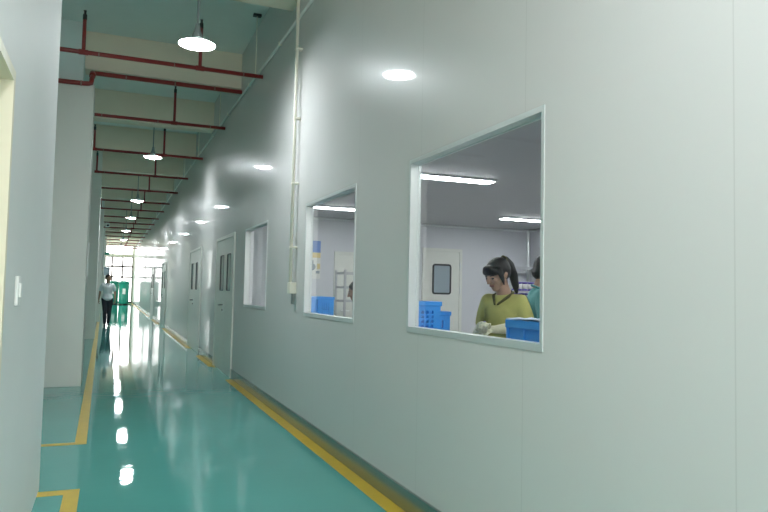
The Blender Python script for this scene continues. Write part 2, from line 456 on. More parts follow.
# the red main that runs along the first girder and steps down round the column
mp = thing('sprinkler_main', 'red fire main along the first girder, stepping down round the column head', 'pipe', (.6, 9.93, 4.19), None)
bm = tube(B(), [(W+.005, 9.925, 4.195), (-.26, 9.925, 4.195), (-.305, 9.90, 4.185), (-.325, 9.87, 4.15), (-.325, 9.60, 4.00), (-.33, 9.575, 3.955), (-.36, 9.572, 3.945), (-.42, 9.572, 3.94), (XO, 9.572, 3.90)], .031, 14)
link('pipe', bm, M_['red'], mp, True, origin=mp.location)
for x in (.1, .75, 1.3):
    link('coupling', tube(B(), [(x-.008, 9.925, 4.195), (x+.008, 9.925, 4.195)], .035, 14), M_['redc'], mp, True, origin=mp.location)
link('coupling', tube(B(), [(-.44, 9.572, 3.94), (-.456, 9.572, 3.94)], .036, 14), M_['redc'], mp, True, origin=mp.location)
link('elbow', tube(B(), [(-.325, 9.89, 4.18), (-.325, 9.80, 4.11)], .04, 14), M_['red'], mp, True, origin=mp.location)

# ------------------------------------------------------------------ wall conduits
cd = thing('cable_conduit', 'thin grey cable conduit clipped high along the whole right wall', 'conduit', (W-.03, 20, 4.15))
bm = tube(B(), [(W-.019, 5.0, 4.03), (W-.018, 9.5, 4.105), (W-.018, 15, 4.17), (W-.018, YE, 4.17)], .016, 10)
link('conduit', bm, M_['greyconduit'], cd, True, origin=cd.location)
for k in range(20):
    y = 5.6 + k*1.8
    z = 4.03+.0167*(y-5) if y < 9.5 else min(4.105+.0118*(y-9.5), 4.17)
    link('clip', box(B(), W-.038, W-.0005, y-.02, y+.02, z-.022, z+.022, .004), M_['conduit'], cd, origin=cd.location)
dc = thing('drop_conduit', 'upright cream conduit down the right wall ending in a small socket box', 'conduit', (W, 6.5, 1.27))
link('conduit', tube(B(), [(W-.054, 6.50, 1.36), (W-.054, 6.485, ZC)], .016, 12), M_['conduit'], dc, True, origin=dc.location)
for z in (1.72, 2.35, 3.0, 3.7, 4.3):
    link('clip', box(B(), W-.072, W-.0005, 6.462, 6.518, z-.010, z+.010, .004), M_['conduit'], dc, origin=dc.location)
j = link('junction_box', box(B(), W-.072, W-.0005, 6.455, 6.545, 1.265, 1.375, .006), M_['conduit'], dc, origin=dc.location)
link('cable_end', tube(B(), [(W-.03, 6.5, 1.27), (W-.03, 6.5, 1.165)], .013, 10), M_['grey'], j, True, origin=dc.location)

# ------------------------------------------------------------------ pendant lamps
LY = [6.42, 13.24, 19.0, 23.8, 29.5, 35.2, 40.9, 46.6, .7]
def pendant():
    t = thing('pendant_lamp', '', 'lamp', (0, 0, 0), 'disc pendant lamps of the corridor')
    bm = lathe(B(), [(.168, 0), (.170, .004), (.12, .030), (.065, .050), (.05, .055), (.05, .06), (.115, .034), (.165, .008), (.168, 0)], (0, 0, 0), 40)
    link('lamp_shade', bm, M_['lamp'], t, True)
    bm = lathe(B(), [(0, -.034), (.04, -.030), (.075, -.016), (.10, -.004), (.158, .003), (.11, .026), (.05, .05), (0, .05)], (0, 0, 0), 40)
    link('diffuser', bm, M_['lampglow'], t, True)
    bm = lathe(B(), [(0, .05), (.05, .05), (.046, .09), (.03, .13), (.018, .20), (0, .20)], (0, 0, 0), 24)
    link('lamp_holder', bm, M_['grey'], t, True)
    return t
def stem(t, z):
    s = link('stem', tube(B(), [(0, 0, .19), (0, 0, ZC - z)], .010, 10), M_['grey'], t, True)
    link('ceiling_rose', tube(B(), [(0, 0, ZC - z - .04), (0, 0, ZC - z)], .04, 16), M_['grey'], s, True)
lp = pendant(); ZL = 3.565
stem(lp, ZL)
for i, y in enumerate(LY):
    lab = ('%s of the white disc pendant lamps hanging over the corridor' % ORD[i]) if i < 8 else ('white disc pendant lamp over the near doorway' if i == 8 else '')
    z = 3.715 if i == 1 else ZL
    x = [.667, .655, .60, .57, .53, .53, .53, .53, .667][i]
    if i == 0: lp.location = (x, y, ZL); lp['label'] = lab
    else: dup(lp, (x, y, z), lab).scale = (.95, .95, 1)

# ------------------------------------------------------------------ far end of the corridor
for i, (x, y, ww) in enumerate(((.98, 52.6, .36), (.30, 53.2, .34))):
    t = thing('waste_bin', ['tall green plastic bin in front of the bright end window', 'tall green plastic bin farther back, half hidden behind the walking man'][i], 'bin', (x, y, 0), 'green bins by the end window')
    link('bin_body', tube(B(), [(x, y, .06), (x, y, .12), (x, y, 1.55)], [ww*.92, ww*.95, ww], 20), M_['green'], t, True, origin=t.location)
    link('lid', lathe(B(), [(0, .16), (ww*.6, .14), (ww*.95, .08), (ww*1.04, .0), (ww*1.04, -.04), (0, -.04)], (x, y, 1.56), 24), M_['green'], t, True, origin=t.location)
    link('base', tube(B(), [(x, y, 0), (x, y, .06)], ww*.85, 20), M_['dark'], t, True, origin=t.location)
    bm = box(B(), x-.1, x+.1, y-ww-.012, y-ww+.03, .75, 1.15); tag(link('label_plate', bm, M_['white'], t, origin=t.location), 'white plate')
hs = thing('hanging_sign', 'blue-grey blank sign board hanging beside the far left columns', 'sign', (-.24, 43, 2.2))
link('board', box(B(), -.47, -.01, 42.98, 43.02, 1.93, 2.42), M_['signgrey'], hs, origin=hs.location)
link('rod', tube(B(), [(-.40, 43, 2.42), (-.40, 43, ZC)], .012, 8), M_['steel'], hs, origin=hs.location)
link('rod', tube(B(), [(-.08, 43, 2.42), (-.08, 43, ZC)], .012, 8), M_['steel'], hs, origin=hs.location)
es = thing('exit_sign_box', 'small dark green sign box hung under the ceiling at the far left', 'sign', (-.3, 43.3, 3.2))
link('housing', box(B(), -.44, -.10, 43.25, 43.35, 3.14, 3.30, .01), M_['green'], es, origin=es.location)
link('rod', tube(B(), [(-.27, 43.3, 3.30), (-.27, 43.3, ZC)], .012, 8), M_['steel'], es, origin=es.location)
cc = thing('security_camera', 'small white security camera with dark lens on the third column', 'camera', (-.26, 26.9, 3.5))
cy = 26.62+.06
link('bracket', tube(B(), [(-.294, cy+.1, 3.62), (-.20, cy+.05, 3.60), (-.16, cy-.02, 3.56)], .02, 8), M_['white'], cc, True, origin=cc.location)
hb = link('housing', box(B(), -.235, -.085, cy-.28, cy+.06, 3.46, 3.60, .02), M_['white'], cc, origin=cc.location)
link('lens', tube(B(), [(-.14, cy-.27, 3.50), (-.14, cy-.30, 3.50)], .036, 14), M_['black'], hb, True, origin=cc.location)
sp_ = tag(link('highlight_plate', box(B(), -.292, -.277, 9.86, 10.02, 1.42, 1.88, .004), M_['white'], origin=(-.292, 9.94, 1.42)), 'white plate standing for the bright edge highlight on the nearest column', 'plate')  # white piece stands in for a highlight on the column's side face

# ------------------------------------------------------------------ cleanroom behind the panel wall
struct('wall_cleanroom_back', box(B(), W+WT, XR+.1, YB, YB+.08, 0, ZR), M_['clean'])
struct('wall_cleanroom_side', box(B(), XR, XR+.1, -1.6, YB, 0, ZR), M_['clean'])
struct('wall_cleanroom_front', box(B(), W+WT, XR+.1, -1.7, -1.6, 0, ZR), M_['clean'])
struct('ceiling_cleanroom', box(B(), W+WT, XR+.1, -1.7, YB+.08, ZR, ZR+.08), M_['cleanceil'])
bm = B(); tube(bm, [(W+WT+.01, YB-.008, ZR-.012), (XR-.01, YB-.008, ZR-.012)], .022, 10); tube(bm, [(XR-.012, YB-.012, 0), (XR-.012, YB-.012, ZR)], .028, 10); tube(bm, [(XR-.008, -1.6, ZR-.012), (XR-.008, YB, ZR-.012)], .022, 10)
struct('trim_9', bm, M_['alu'])

def strip_light(x, y, lab):
    t = thing('strip_light', lab, 'light', (x, y, ZR), 'recessed strip lights of the cleanroom')
    link('housing', box(B(), x-.62, x+.62, y-.09, y+.09, ZR-.016, ZR), M_['white'], t, origin=t.location)
    link('diffuser', box(B(), x-.60, x+.60, y-.07, y+.07, ZR-.024, ZR-.015, .004), M_['tube'], t, origin=t.location)
for x, y, lab in ((2.86, 5.78, 'bright strip light in the upper left of the largest window'), (2.86, 8.62, 'bright strip light seen at the top of the second window'), (5.86, 8.46, 'short bright strip light seen at the right of the largest window'), (5.86, 5.7, 'strip light over the far side of the workroom'), (2.86, 2.7, 'strip light over the near end of the workbench'), (5.86, 2.7, 'strip light over the near far side of the workroom')):
    strip_light(x, y, lab)

struct('floor_cleanroom', box(B(), W+WT, XR, -1.6, YB, -.01, .003), M_['roomfloor'])

# back wall doors
def room_door(i, a, b, top, pane):
    d = thing('door_%d' % i, None, None, ((a+b)/2, YB, 0), kind='structure'); L = d.location
    bm = B()
    for (p, q, r, s) in ((a-.05, a, 0, top+.05), (b, b+.05, 0, top+.05), (a, b, top, top+.05)): box(bm, p, q, YB-.03, YB, r, s)
    link('door_frame', bm, M_['door'], d, origin=L)
    lf = link('door_leaf', box(B(), a+.003, b-.003, YB-.022, YB-.001, .01, top-.003), M_['door'], d, origin=L)
    u, v, z0, z1 = pane
    link('gasket', rounded_ring(B(), YB-.03, u, v, z0, z1, .03, .012, .05, 'Y'), M_['black'], lf, origin=L)
    link('glass', box(B(), u+.02, v-.02, YB-.026, YB-.0225, z0+.02, z1-.02), M_['signgrey'], lf, origin=L)
    for z in (.3, 1.35, 1.75): link('hinge', tube(B(), [(b+.01, YB-.03, z-.06), (b+.01, YB-.03, z+.06)], .012, 10), M_['alu'], d, origin=L)
    h = link('handle', tube(B(), [(a+.07, YB-.022, 1.0), (a+.07, YB-.07, 1.0), (a+.09, YB-.075, 1.0), (a+.19, YB-.075, 1.0)], .01, 10), M_['alu'], d, True, origin=L)
room_door(6, 4.74, 5.36, 1.985, (4.865, 5.21, 1.28, 1.78))
room_door(7, 3.24, 3.95, 1.86, (3.62, 3.84, 1.25, 1.68))

# poster seen through the second window
po = thing('wall_poster', 'tall narrow poster with a blue top on the wall behind the second window', 'poster', (2.88, YB, 1.48))
link('sheet', box(B(), 2.785, 2.975, YB-.004, YB, 1.48, 2.065), M_['paper'], po, origin=po.location)
link('blue_print', box(B(), 2.79, 2.97, YB-.006, YB-.004, 1.88, 2.06), M_['posterblue'], po, origin=po.location)
link('yellow_print', box(B(), 2.79, 2.97, YB-.006, YB-.004, 1.80, 1.88), M_['posteryellow'], po, origin=po.location)
bm = B(); tube(bm, [(2.84, YB-.004, 1.66), (2.84, YB-.007, 1.66)], .055, 20); box(bm, 2.80, 2.86, YB-.007, YB-.004, 1.68, 1.76); box(bm, 2.90, 2.96, YB-.007, YB-.004, 1.56, 1.60)
link('grey_print', bm, M_['postergrey'], po, origin=po.location)
link('orange_print', box(B(), 2.92, 2.965, YB-.007, YB-.004, 1.63, 1.71), M_['posteryellow'], po, origin=po.location)

# racks
def rack(x0, x1, y0, y1, shelves, top, lab):
    t = thing('shelf_rack', lab, 'rack', ((x0+x1)/2, (y0+y1)/2, 0)); L = t.location
    for x in (x0, x1):
        for y in (y0, y1): link('post', box(B(), x-.014, x+.014, y-.014, y+.014, 0, top), M_['steel'], t, origin=L)
    for z in shelves:
        bm = box(B(), x0, x1, y0, y0+.02, z-.03, z); box(bm, x0, x1, y1-.02, y1, z-.03, z); box(bm, x0, x0+.02, y0, y1, z-.03, z); box(bm, x1-.02, x1, y0, y1, z-.03, z)
        k = 12
        for i in range(1, k): xx = x0+(x1-x0)*i/k; box(bm, xx-.004, xx+.004, y0, y1, z-.012, z-.004)
        link('shelf', bm, M_['steel'], t, origin=L)
    return t
rack(3.02, 3.62, 8.9, 9.3, (.25, .75, 1.18, 1.37, 1.57), 1.60, 'steel wire rack in front of the door behind the second window')
rack(5.98, 6.66, 9.35, 9.78, (.3, .8, 1.19, 1.37, 1.76), 1.78, 'steel rack of purple spools in the back corner of the workroom')
i = 0
base = None
for z, xs, row in ((1.37, (6.10, 6.21, 6.32, 6.43, 6.54), 'upper'), (1.19, (6.15, 6.26, 6.37, 6.48), 'lower')):
    for k, x in enumerate(xs):
        lab = '%s of the purple spools on the %s shelf of the corner rack' % (['leftmost', 'second from left', 'third from left', 'fourth from left', 'fifth from left'][k], row)
        if base is None:
            base = thing('spool', lab, 'spool', (x, 9.45, z), 'purple spools on the corner rack')
            a = math.radians(25)
            bm = lathe(B(), [(0, 0), (.05, 0), (.05, .02), (.034, .025), (.034, .115), (.05, .12), (.05, .14), (0, .14)], (0, 0, 0), 20); s = link('flange', bm, M_['purple'], base, True)
            bm = lathe(B(), [(.034, .03), (.043, .035), (.043, .105), (.034, .11)], (0, 0, 0), 20); tag(link('winding', bm, M_['paper'], base, True), 'white winding')
        else: dup(base, (x, 9.45, z), lab)

# workbenches
def bench(y0, y1, lab):
    t = thing('workbench', lab, 'table', (2.05, (y0+y1)/2, 0)); L = t.location
    link('tabletop', box(B(), 1.80, 2.36, y0, y1, .762, .80, .004), M_['bench'], t, origin=L)
    link('apron', box(B(), 1.84, 2.32, y0+.05, y1-.05, .70, .762), M_['steel'], t, origin=L)
    for x in (1.84, 2.30):
        for y in (y0+.06, y1-.06): link('leg', box(B(), x-.02, x+.02, y-.02, y+.02, 0, .75), M_['steel'], t, origin=L)
bench(2.1, 4.62, 'grey workbench behind the largest window, carrying blue crates')
bench(5.1, 7.3, 'grey workbench behind the second window, carrying blue crates')

# crates
def solid_crate(name, x0, x1, y0, y1, z0, z1, lab, film=False):
    t = thing(name, lab, 'crate', ((x0+x1)/2, (y0+y1)/2, z0), 'blue plastic crates'); L = t.location
    bm = B(); w = .012
    box(bm, x0, x1, y0, y1, z0, z0+w)
    for q in ((x0, x0+w, y0, y1), (x1-w, x1, y0, y1), (x0+w, x1-w, y0, y0+w), (x0+w, x1-w, y1-w, y1)): box(bm, *q, z0, z1)
    link('crate_body', bm, M_['blue'], t, origin=L)
    bm = B(); h = .04
    for q in ((x0-.012, x0+.004, y0-.012, y1+.012), (x1-.004, x1+.012, y0-.012, y1+.012), (x0, x1, y0-.012, y0+.004), (x0, x1, y1-.004, y1+.012)): box(bm, *q, z1-h, z1, .003)
    link('rim', bm, M_['blue'], t, origin=L)
    bm = B(); n = max(3, round((y1-y0)/.15))
    for k in range(n+1):
        y = y0+(y1-y0)*k/n; box(bm, x0-.009, x0+.002, y-.006, y+.006, z0, z1-h); box(bm, x1-.002, x1+.009, y-.006, y+.006, z0, z1-h)
    for k in range(3):
        x = x0+(x1-x0)*k/2; box(bm, x-.006, x+.006, y0-.009, y0+.002, z0, z1-h); box(bm, x-.006, x+.006, y1-.002, y1+.009, z0, z1-h)
    link('ribs', bm, M_['blue'], t, origin=L)
    if film:
        bm = B(); N = 10
        g = [[bm.verts.new((x0-.008+(x1-x0+.016)*i/N, y0-.008+(y1-y0+.016)*j_/N, z1+.002+.010*random.random())) for j_ in range(N+1)] for i in range(N+1)]
        for i in range(N):
            for j_ in range(N): bm.faces.new((g[i][j_], g[i+1][j_], g[i+1][j_+1], g[i][j_+1]))
        r = bmesh.ops.extrude_face_region(bm, geom=list(bm.faces)); bmesh.ops.translate(bm, vec=(0, 0, -.004), verts=[e for e in r['geom'] if isinstance(e, bmesh.types.BMVert)])
        tag(link('cover_film', bm, M_['rim'], t, origin=L), 'pale plastic film over the crate top')
    return t
def grid_crate(x0, x1, y0, y1, z0, z1, lab):
    t = thing('mesh_crate', lab, 'crate', ((x0+x1)/2, (y0+y1)/2, z0), 'blue plastic crates'); L = t.location
    w = .010
    def side(bm, fixed, axis, a, b):
        n = max(4, round((b-a)/.045)); m = 4
        hs = []
        for i in range(n):
            for j_ in range(m):
                u0 = a+.03+(b-a-.06)*i/n; u1 = a+.03+(b-a-.06)*(i+1)/n-.012; v0 = z0+.05+(z1-z0-.10)*j_/m; v1 = z0+.05+(z1-z0-.10)*(j_+1)/m-.012
                hs.append((u0, u1, v0, v1))
        cells(bm, (a, b), (z0, z1), hs, (lambda p, q, r, s: box(bm, fixed, fixed+w, p, q, r, s)) if axis == 'X' else (lambda p, q, r, s: box(bm, p, q, fixed, fixed+w, r, s)))
    bm = B(); side(bm, x0, 'X', y0, y1); side(bm, x1-w, 'X', y0, y1); side(bm, y0, 'Y', x0+w, x1-w); side(bm, y1-w, 'Y', x0+w, x1-w)
    link('mesh_sides', bm, M_['blue'], t, origin=L)
    link('crate_floor', box(B(), x0+w, x1-w, y0+w, y1-w, z0, z0+w), M_['blue'], t, origin=L)
    bm = B()
    for q in ((x0-.008, x0+.002, y0-.008, y1+.008), (x1-.002, x1+.008, y0-.008, y1+.008), (x0, x1, y0-.008, y0+.002), (x0, x1, y1-.002, y1+.008)): box(bm, *q, z1-.03, z1, .003)
    link('rim', bm, M_['blue'], t, origin=L)
    return t
solid_crate('storage_crate', 1.862, 2.22, 2.36, 2.925, .80, 1.176, 'solid ribbed blue crate under pale film in the right corner of the largest window', True)
grid_crate(1.815, 2.03, 4.01, 4.50, .80, 1.025, 'blue mesh crate on the bench, under another in the left corner of the largest window')
grid_crate(1.815, 2.03, 4.01, 4.50, 1.025, 1.245, 'blue mesh crate topmost of the stack in the left corner of the largest window')
grid_crate(2.05, 2.25, 4.295, 4.60, .80, 1.172, 'lower blue mesh crate peeping out beside the stack in the largest window')
grid_crate(2.005, 2.18, 6.77, 7.14, .80, 1.238, 'blue mesh crate on the right of the pair behind the second window')
solid_crate('storage_crate', 1.815, 1.985, 6.77, 7.14, .80, 1.235, 'solid blue crate on the left of the pair behind the second window')

# ------------------------------------------------------------------ people
def sph(c, r, n=10):
    c = Vector(c); r = Vector((r, r, r)) if isinstance(r, (int, float)) else Vector(r)
    out = []
    for i in range(n+1):
        th = PI*i/n
        for k in range(2*n):
            ph = PI*k/n
            out.append(c + Vector((r.x*math.sin(th)*math.cos(ph), r.y*math.sin(th)*math.sin(ph), r.z*math.cos(th))))
    return out
def hull(bm, *parts, mtx=None):
    t = bmesh.new()
    for p in parts:
        for v in sph(*p): t.verts.new(mtx @ v if mtx else v)
    bmesh.ops.remove_doubles(t, verts=t.verts, dist=1e-5)
    r = bmesh.ops.convex_hull(t, input=t.verts)
    bmesh.ops.delete(t, geom=list({e for e in r['geom_interior'] + r['geom_unused'] if isinstance(e, bmesh.types.BMVert)}), context='VERTS')
    bmesh.ops.recalc_face_normals(t, faces=t.faces)
    merge(bm, t)
def chain(bm, pts, mtx=None):
    for a, b in zip(pts, pts[1:]): hull(bm, a, b, mtx=mtx)
def fuse(bm, name, m, parent, voxel=.006, smooth=2):
    me = bpy.data.meshes.new('tmp'); bm.to_mesh(me); bm.free()
    o = bpy.data.objects.new('tmp', me); COL.objects.link(o)
    md = o.modifiers.new('r', 'REMESH'); md.mode = 'VOXEL'; md.voxel_size = voxel; md.adaptivity = 0
    dg = bpy.context.evaluated_depsgraph_get(); me2 = bpy.data.meshes.new_from_object(o.evaluated_get(dg))
    bpy.data.objects.remove(o); bpy.data.meshes.remove(me)
    b2 = bmesh.new(); b2.from_mesh(me2); bpy.data.meshes.remove(me2)
    for _ in range(smooth): bmesh.ops.smooth_vert(b2, verts=b2.verts, factor=.5, use_axis_x=True, use_axis_y=True, use_axis_z=True)
    return link(name, b2, m, parent, True)

def hand_matrix(wrist, direction, palm):
    y = Vector(direction).normalized(); z = -Vector(palm); z = (z - y*z.dot(y)).normalized(); x = y.cross(z)
    m = Matrix((x, y, z)).transposed().to_4x4(); m.translation = Vector(wrist); return m
def hand(bm, mt, s, curl=.5, k=1.0, grow=0.0):
    # y: fingers, -z: palm side, thumb on the s*x side
    g = grow
    hull(bm, ((-.026, .022, 0), (.014+g, .020, .013+g)), ((.026, .022, 0), (.014+g, .020, .013+g)), ((-.03, .078, 0), (.011+g, .012, .011+g)), ((.03, .078, 0), (.011+g, .012, .011+g)), mtx=mt)
    hull(bm, ((0, -.03, 0), .024+g), ((0, .02, 0), (.028+g, .02, .015+g)), mtx=mt)
    for i, (x, L) in enumerate(((.030, .068), (.010, .076), (-.010, .071), (-.029, .056))):
        x *= s; p = Vector((x, .080, 0)); a = 0; pts = [((x, .06, 0), .0095+g)]
        pts.append((tuple(p), .0092+g))
        for f, c in ((.45, .8), (.30, 1.1), (.25, .8)):
            a += curl*c; p = p + Vector((0, math.cos(a), -math.sin(a)))*L*f*k; pts.append((tuple(p), .0085+g - .0012*(f < .3)))
        chain(bm, pts, mt)
    chain(bm, [((s*.020, .012, -.004), .013+g), ((s*.044, .040, -.016), .0105+g), ((s*.050, .066, -.028-.012*curl), .0095+g), ((s*.046, .086, -.040-.02*curl), .0085+g)], mt)

def person(label, loc, face, H, arms, legs, shirt, trousers, hairstyle, skin='skin', head_yaw=0, head_pitch=0, lean=0.0, gloves=False, female=True, sleeve=.85, seated=0.0, curl=.6, shoes='dark', nameparts=('shirt', 'trousers'), collar=None):
    rz = math.atan2(face[0], -face[1])
    t = thing('person', label, 'person', loc, rz=rz)
    k = H/1.62; sw_ = (.132 if female else .142)*k
    hipz = .52*H - seated
    zc = lambda f: f*H - seated
    def ln(p):   # lean the trunk forward about the hips
        p = Vector(p); d = p - Vector((0, 0, hipz)); d.rotate(Matrix.Rotation(lean, 3, 'X')); return Vector((0, 0, hipz)) + d
    pel = (ln((0, .0, zc(.53))), (.155*k, .105*k, .09*k)); wai = (ln((0, 0, zc(.625))), (.118*k, .085*k, .08*k)); che = (ln((0, .005, zc(.735))), (.14*k, .10*k, .10*k))
    bust = (ln((0, -.024 if female else -.01, zc(.735))), (.118*k, .088*k, .085*k))
    shl = {s: ln((s*sw_, .01, zc(.79))) for s in (-1, 1)}
    nb_ = ln((0, .012, zc(.835))); hc = ln((0, -.012, zc(.925)))
    HR = Matrix.Translation(nb_ + (hc-nb_)*.35) @ Matrix.Rotation(head_yaw, 4, 'Z') @ Matrix.Rotation(head_pitch, 4, 'X') @ Matrix.Translation((hc-nb_)*.65) @ Matrix.Scale(k*1.03, 4)
    hd = lambda p: HR @ Vector(p)
    # ---- continuous body
    b = B()
    hull(b, pel, wai); hull(b, wai, che); hull(b, che, (shl[-1], .05*k), (shl[1], .05*k)); hull(b, che, bust, wai)
    hull(b, (nb_ - Vector((0, 0, .02)), .058*k), (hd((0, .012, -.05)), .047*k))
    hull(b, ((0, .012, .028), (.073, .090, .082)), ((0, -.012, -.01), (.066, .078, .07)), mtx=HR)
    hull(b, ((0, -.025, -.02), (.060, .062, .055)), ((0, -.058, -.085), (.024, .020, .018)), mtx=HR)
    hull(b, ((0, -.086, .012), (.008, .010, .008)), ((0, -.104, -.022), (.012, .011, .009)), mtx=HR)
    for s in (-1, 1):
        hull(b, ((s*.073, .018, .002), (.010, .017, .022)), ((s*.069, .012, -.02), (.008, .012, .012)), mtx=HR)
        hull(b, ((s*.034, -.066, -.014), (.020, .018, .018)), mtx=HR)
    el, wr = {}, {}
    for s in (-1, 1):
        el[s], wr[s], hdir, palm = [Vector(v) for v in arms[s]]
        chain(b, [(shl[s], .046*k), (shl[s].lerp(el[s], .5), .041*k), (el[s], .034*k), (el[s].lerp(wr[s], .35), .034*k), (wr[s], .023*k)])
        hand(b, hand_matrix(wr[s] + hdir.normalized()*.03, hdir, palm), -s, curl, 1.0, -.002 if gloves else 0)
    kn, an = {}, {}
    for s in (-1, 1):
        hp = Vector((s*.085*k, 0, hipz)); kn[s], an[s], toe = [Vector(v) for v in legs[s]]
        chain(b, [(hp, .082*k), (hp.lerp(kn[s], .5), .066*k), (kn[s], .050*k), (kn[s].lerp(an[s], .3), .050*k), (an[s], .033*k)])
        hull(b, (an[s] - Vector((0, -.02, .035)), .028), (an[s] + toe*.14 - Vector((0, 0, .045)), (.034, .034, .018)))
    fuse(b, 'body', M_[skin], t, .006, 2)
    # ---- face
    for s in (-1, 1):
        e = B(); hull(e, ((s*.031, -.0775, .004), (.013, .008, .006)), mtx=HR); link('eye', e, M_['black'], t, True)
        e = B(); chain(e, [((s*.018, -.083, .024), .0035), ((s*.034, -.080, .028), .0035), ((s*.048, -.070, .024), .003)], HR); link('eyebrow', e, M_['hair'], t, True)
    e = B(); hull(e, ((-.014, -.079, -.052), (.010, .008, .006)), ((.014, -.079, -.052), (.010, .008, .006)), mtx=HR); link('mouth', e, M_['lips'], t, True)
    # ---- hair
    h = B()
    hull(h, ((0, .024, .040), (.083, .094, .084)), ((0, .034, .015), (.080, .084, .075)), mtx=HR)
    if hairstyle == 'ponytail':
        hull(h, ((0, -.062, .070), (.055, .030, .030)), ((-.045, -.050, .045), (.030, .030, .028)), ((.045, -.050, .045), (.030, .030, .028)), ((0, -.072, .042), (.05, .022, .016)), mtx=HR)
        for s in (-1, 1): chain(h, [((s*.072, -.030, .040), (.014, .026, .03)), ((s*.076, -.028, -.01), (.009, .018, .03)), ((s*.074, -.030, -.05), (.006, .008, .02))], HR)
        chain(h, [((0, .085, .075), .034), ((0, .115, .070), .030), ((0, .140, .02), .034), ((0, .145, -.06), .034), ((0, .135, -.14), .026), ((0, .125, -.19), .012)], HR)
    elif hairstyle == 'bob':
        hull(h, ((0, .05, -.035), (.078, .062, .055)), ((0, .03, .03), (.086, .088, .08)), mtx=HR)
        hull(h, ((0, -.060, .070), (.055, .03, .03)), ((0, -.068, .045), (.055, .022, .016)), mtx=HR)
        for s in (-1, 1): chain(h, [((s*.074, -.022, .040), (.016, .03, .03)), ((s*.078, .0, -.03), (.014, .04, .03))], HR)
    else:
        hull(h, ((0, -.034, .076), (.056, .030, .022)), ((0, .02, .07), (.07, .07, .05)), mtx=HR)
        hull(h, ((0, .062, -.02), (.062, .04, .04)), ((0, .03, .03), (.08, .085, .07)), mtx=HR)
    hair = fuse(h, 'hair', M_['hair'], t, .005, 1)
    if hairstyle == 'ponytail':
        e = B(); hull(e, ((0, .105, .076), (.036, .012, .036)), mtx=HR); link('hair_tie', e, M_['limedark'], hair, True)
    # ---- shirt
    g = .013; s_ = B()
    inf = lambda q: (q[0], tuple(v+g for v in q[1]))
    drop = (pel[0], tuple(v+g+.008 for v in pel[1]))
    hull(s_, drop, inf(wai)); hull(s_, inf(wai), inf(che)); hull(s_, inf(che), (shl[-1], .050*k+g*.8), (shl[1], .050*k+g*.8)); hull(s_, inf(che), inf(bust), inf(wai))
    hull(s_, (nb_ - Vector((0, -.004, .065)), .078*k), (nb_ - Vector((0, -.006, .040)), (.066*k, .060*k, .020)))
    for s in (-1, 1):
        end = shl[s].lerp(el[s], min(sleeve, 1.0)); pts = [(shl[s], .052*k+g*.8), (shl[s].lerp(end, .6), .052*k+g), (end, .046*k+g)]
        if sleeve > 1: pts += [(el[s].lerp(wr[s], (sleeve-1)), .034*k+g)]
        chain(s_, pts)
    so = fuse(s_, nameparts[0], M_[shirt], t, .007, 8)
    c_ = B()
    for s in (-1, 1):
        chain(c_, [(ln((s*.062*k, .045, zc(.832))), .010), (ln((s*.066*k, -.03, zc(.820))), .012), (ln((s*.012*k, -.112*k, zc(.785))), .009)])
    chain(c_, [(ln((-.062*k, .045, zc(.832))), .010), (ln((0, .075, zc(.840))), .011), (ln((.062*k, .045, zc(.832))), .010)])
    fuse(c_, 'collar', M_[collar or shirt], so, .006, 1)
    # ---- trousers
    p_ = B(); hull(p_, (pel[0] - Vector((0, 0, .02)), tuple(v+.009 for v in pel[1])), (ln((0, 0, zc(.57))), (.125*k, .092*k, .05*k)))
    for s in (-1, 1):
        hp = Vector((s*.085*k, 0, hipz)); chain(p_, [(hp, .094*k), (hp.lerp(kn[s], .5), .080*k), (kn[s], .064*k), (kn[s].lerp(an[s], .4), .060*k), (kn[s].lerp(an[s], .93), .052*k)])
    fuse(p_, nameparts[1], M_[trousers], t, .008, 3)
    for s in (-1, 1):
        toe = Vector(legs[s][2]); e = B()
        hull(e, (an[s] - Vector((0, -.02, .035)), (.040, .044, .034)), (an[s] + toe*.15 - Vector((0, 0, .045)), (.044, .044, .026)))
        tag(fuse(e, 'shoe', M_[shoes], t, .006, 1))
    if gloves:
        for s in (-1, 1):
            e = B(); hdir, palm = Vector(arms[s][2]), Vector(arms[s][3])
            hand(e, hand_matrix(wr[s] + hdir.normalized()*.03, hdir, palm), -s, curl, 1.0, .0022)
            chain(e, [(wr[s] + hdir.normalized()*.02, .028), (wr[s], .030*k), (wr[s].lerp(el[s], .45), .043*k)])
            fuse(e, 'glove', M_['glove'], t, .0045, 1)
    return t

def stand_legs(H, sp=.09, step=0.0):
    return {s: ((s*sp, -.01 + s*step*.5, .285*H), (s*sp, .02 + s*step, .065), (0, -1, 0)) for s in (-1, 1)}

# woman at the bench with the yellow-green blouse
HW = 1.58
LW = (2.705, 4.285, 0)
person('person in a yellow-green blouse and cream gloves, dark ponytail, looking down at a small part', LW, (-.90, -.50), HW,
       {1: ((.185, -.01, 1.075), (.06, -.255, 1.055), (-.75, -.6, .0), (-.3, .2, -1)),
        -1: ((-.185, -.02, 1.075), (-.055, -.265, 1.045), (.55, -.8, .05), (.3, -.1, 1))},
       stand_legs(HW), 'lime', 'jeans', 'ponytail', head_yaw=math.radians(-18), head_pitch=math.radians(24), lean=math.radians(5), gloves=True, sleeve=.92, collar='limedark', nameparts=('blouse', 'trousers'))
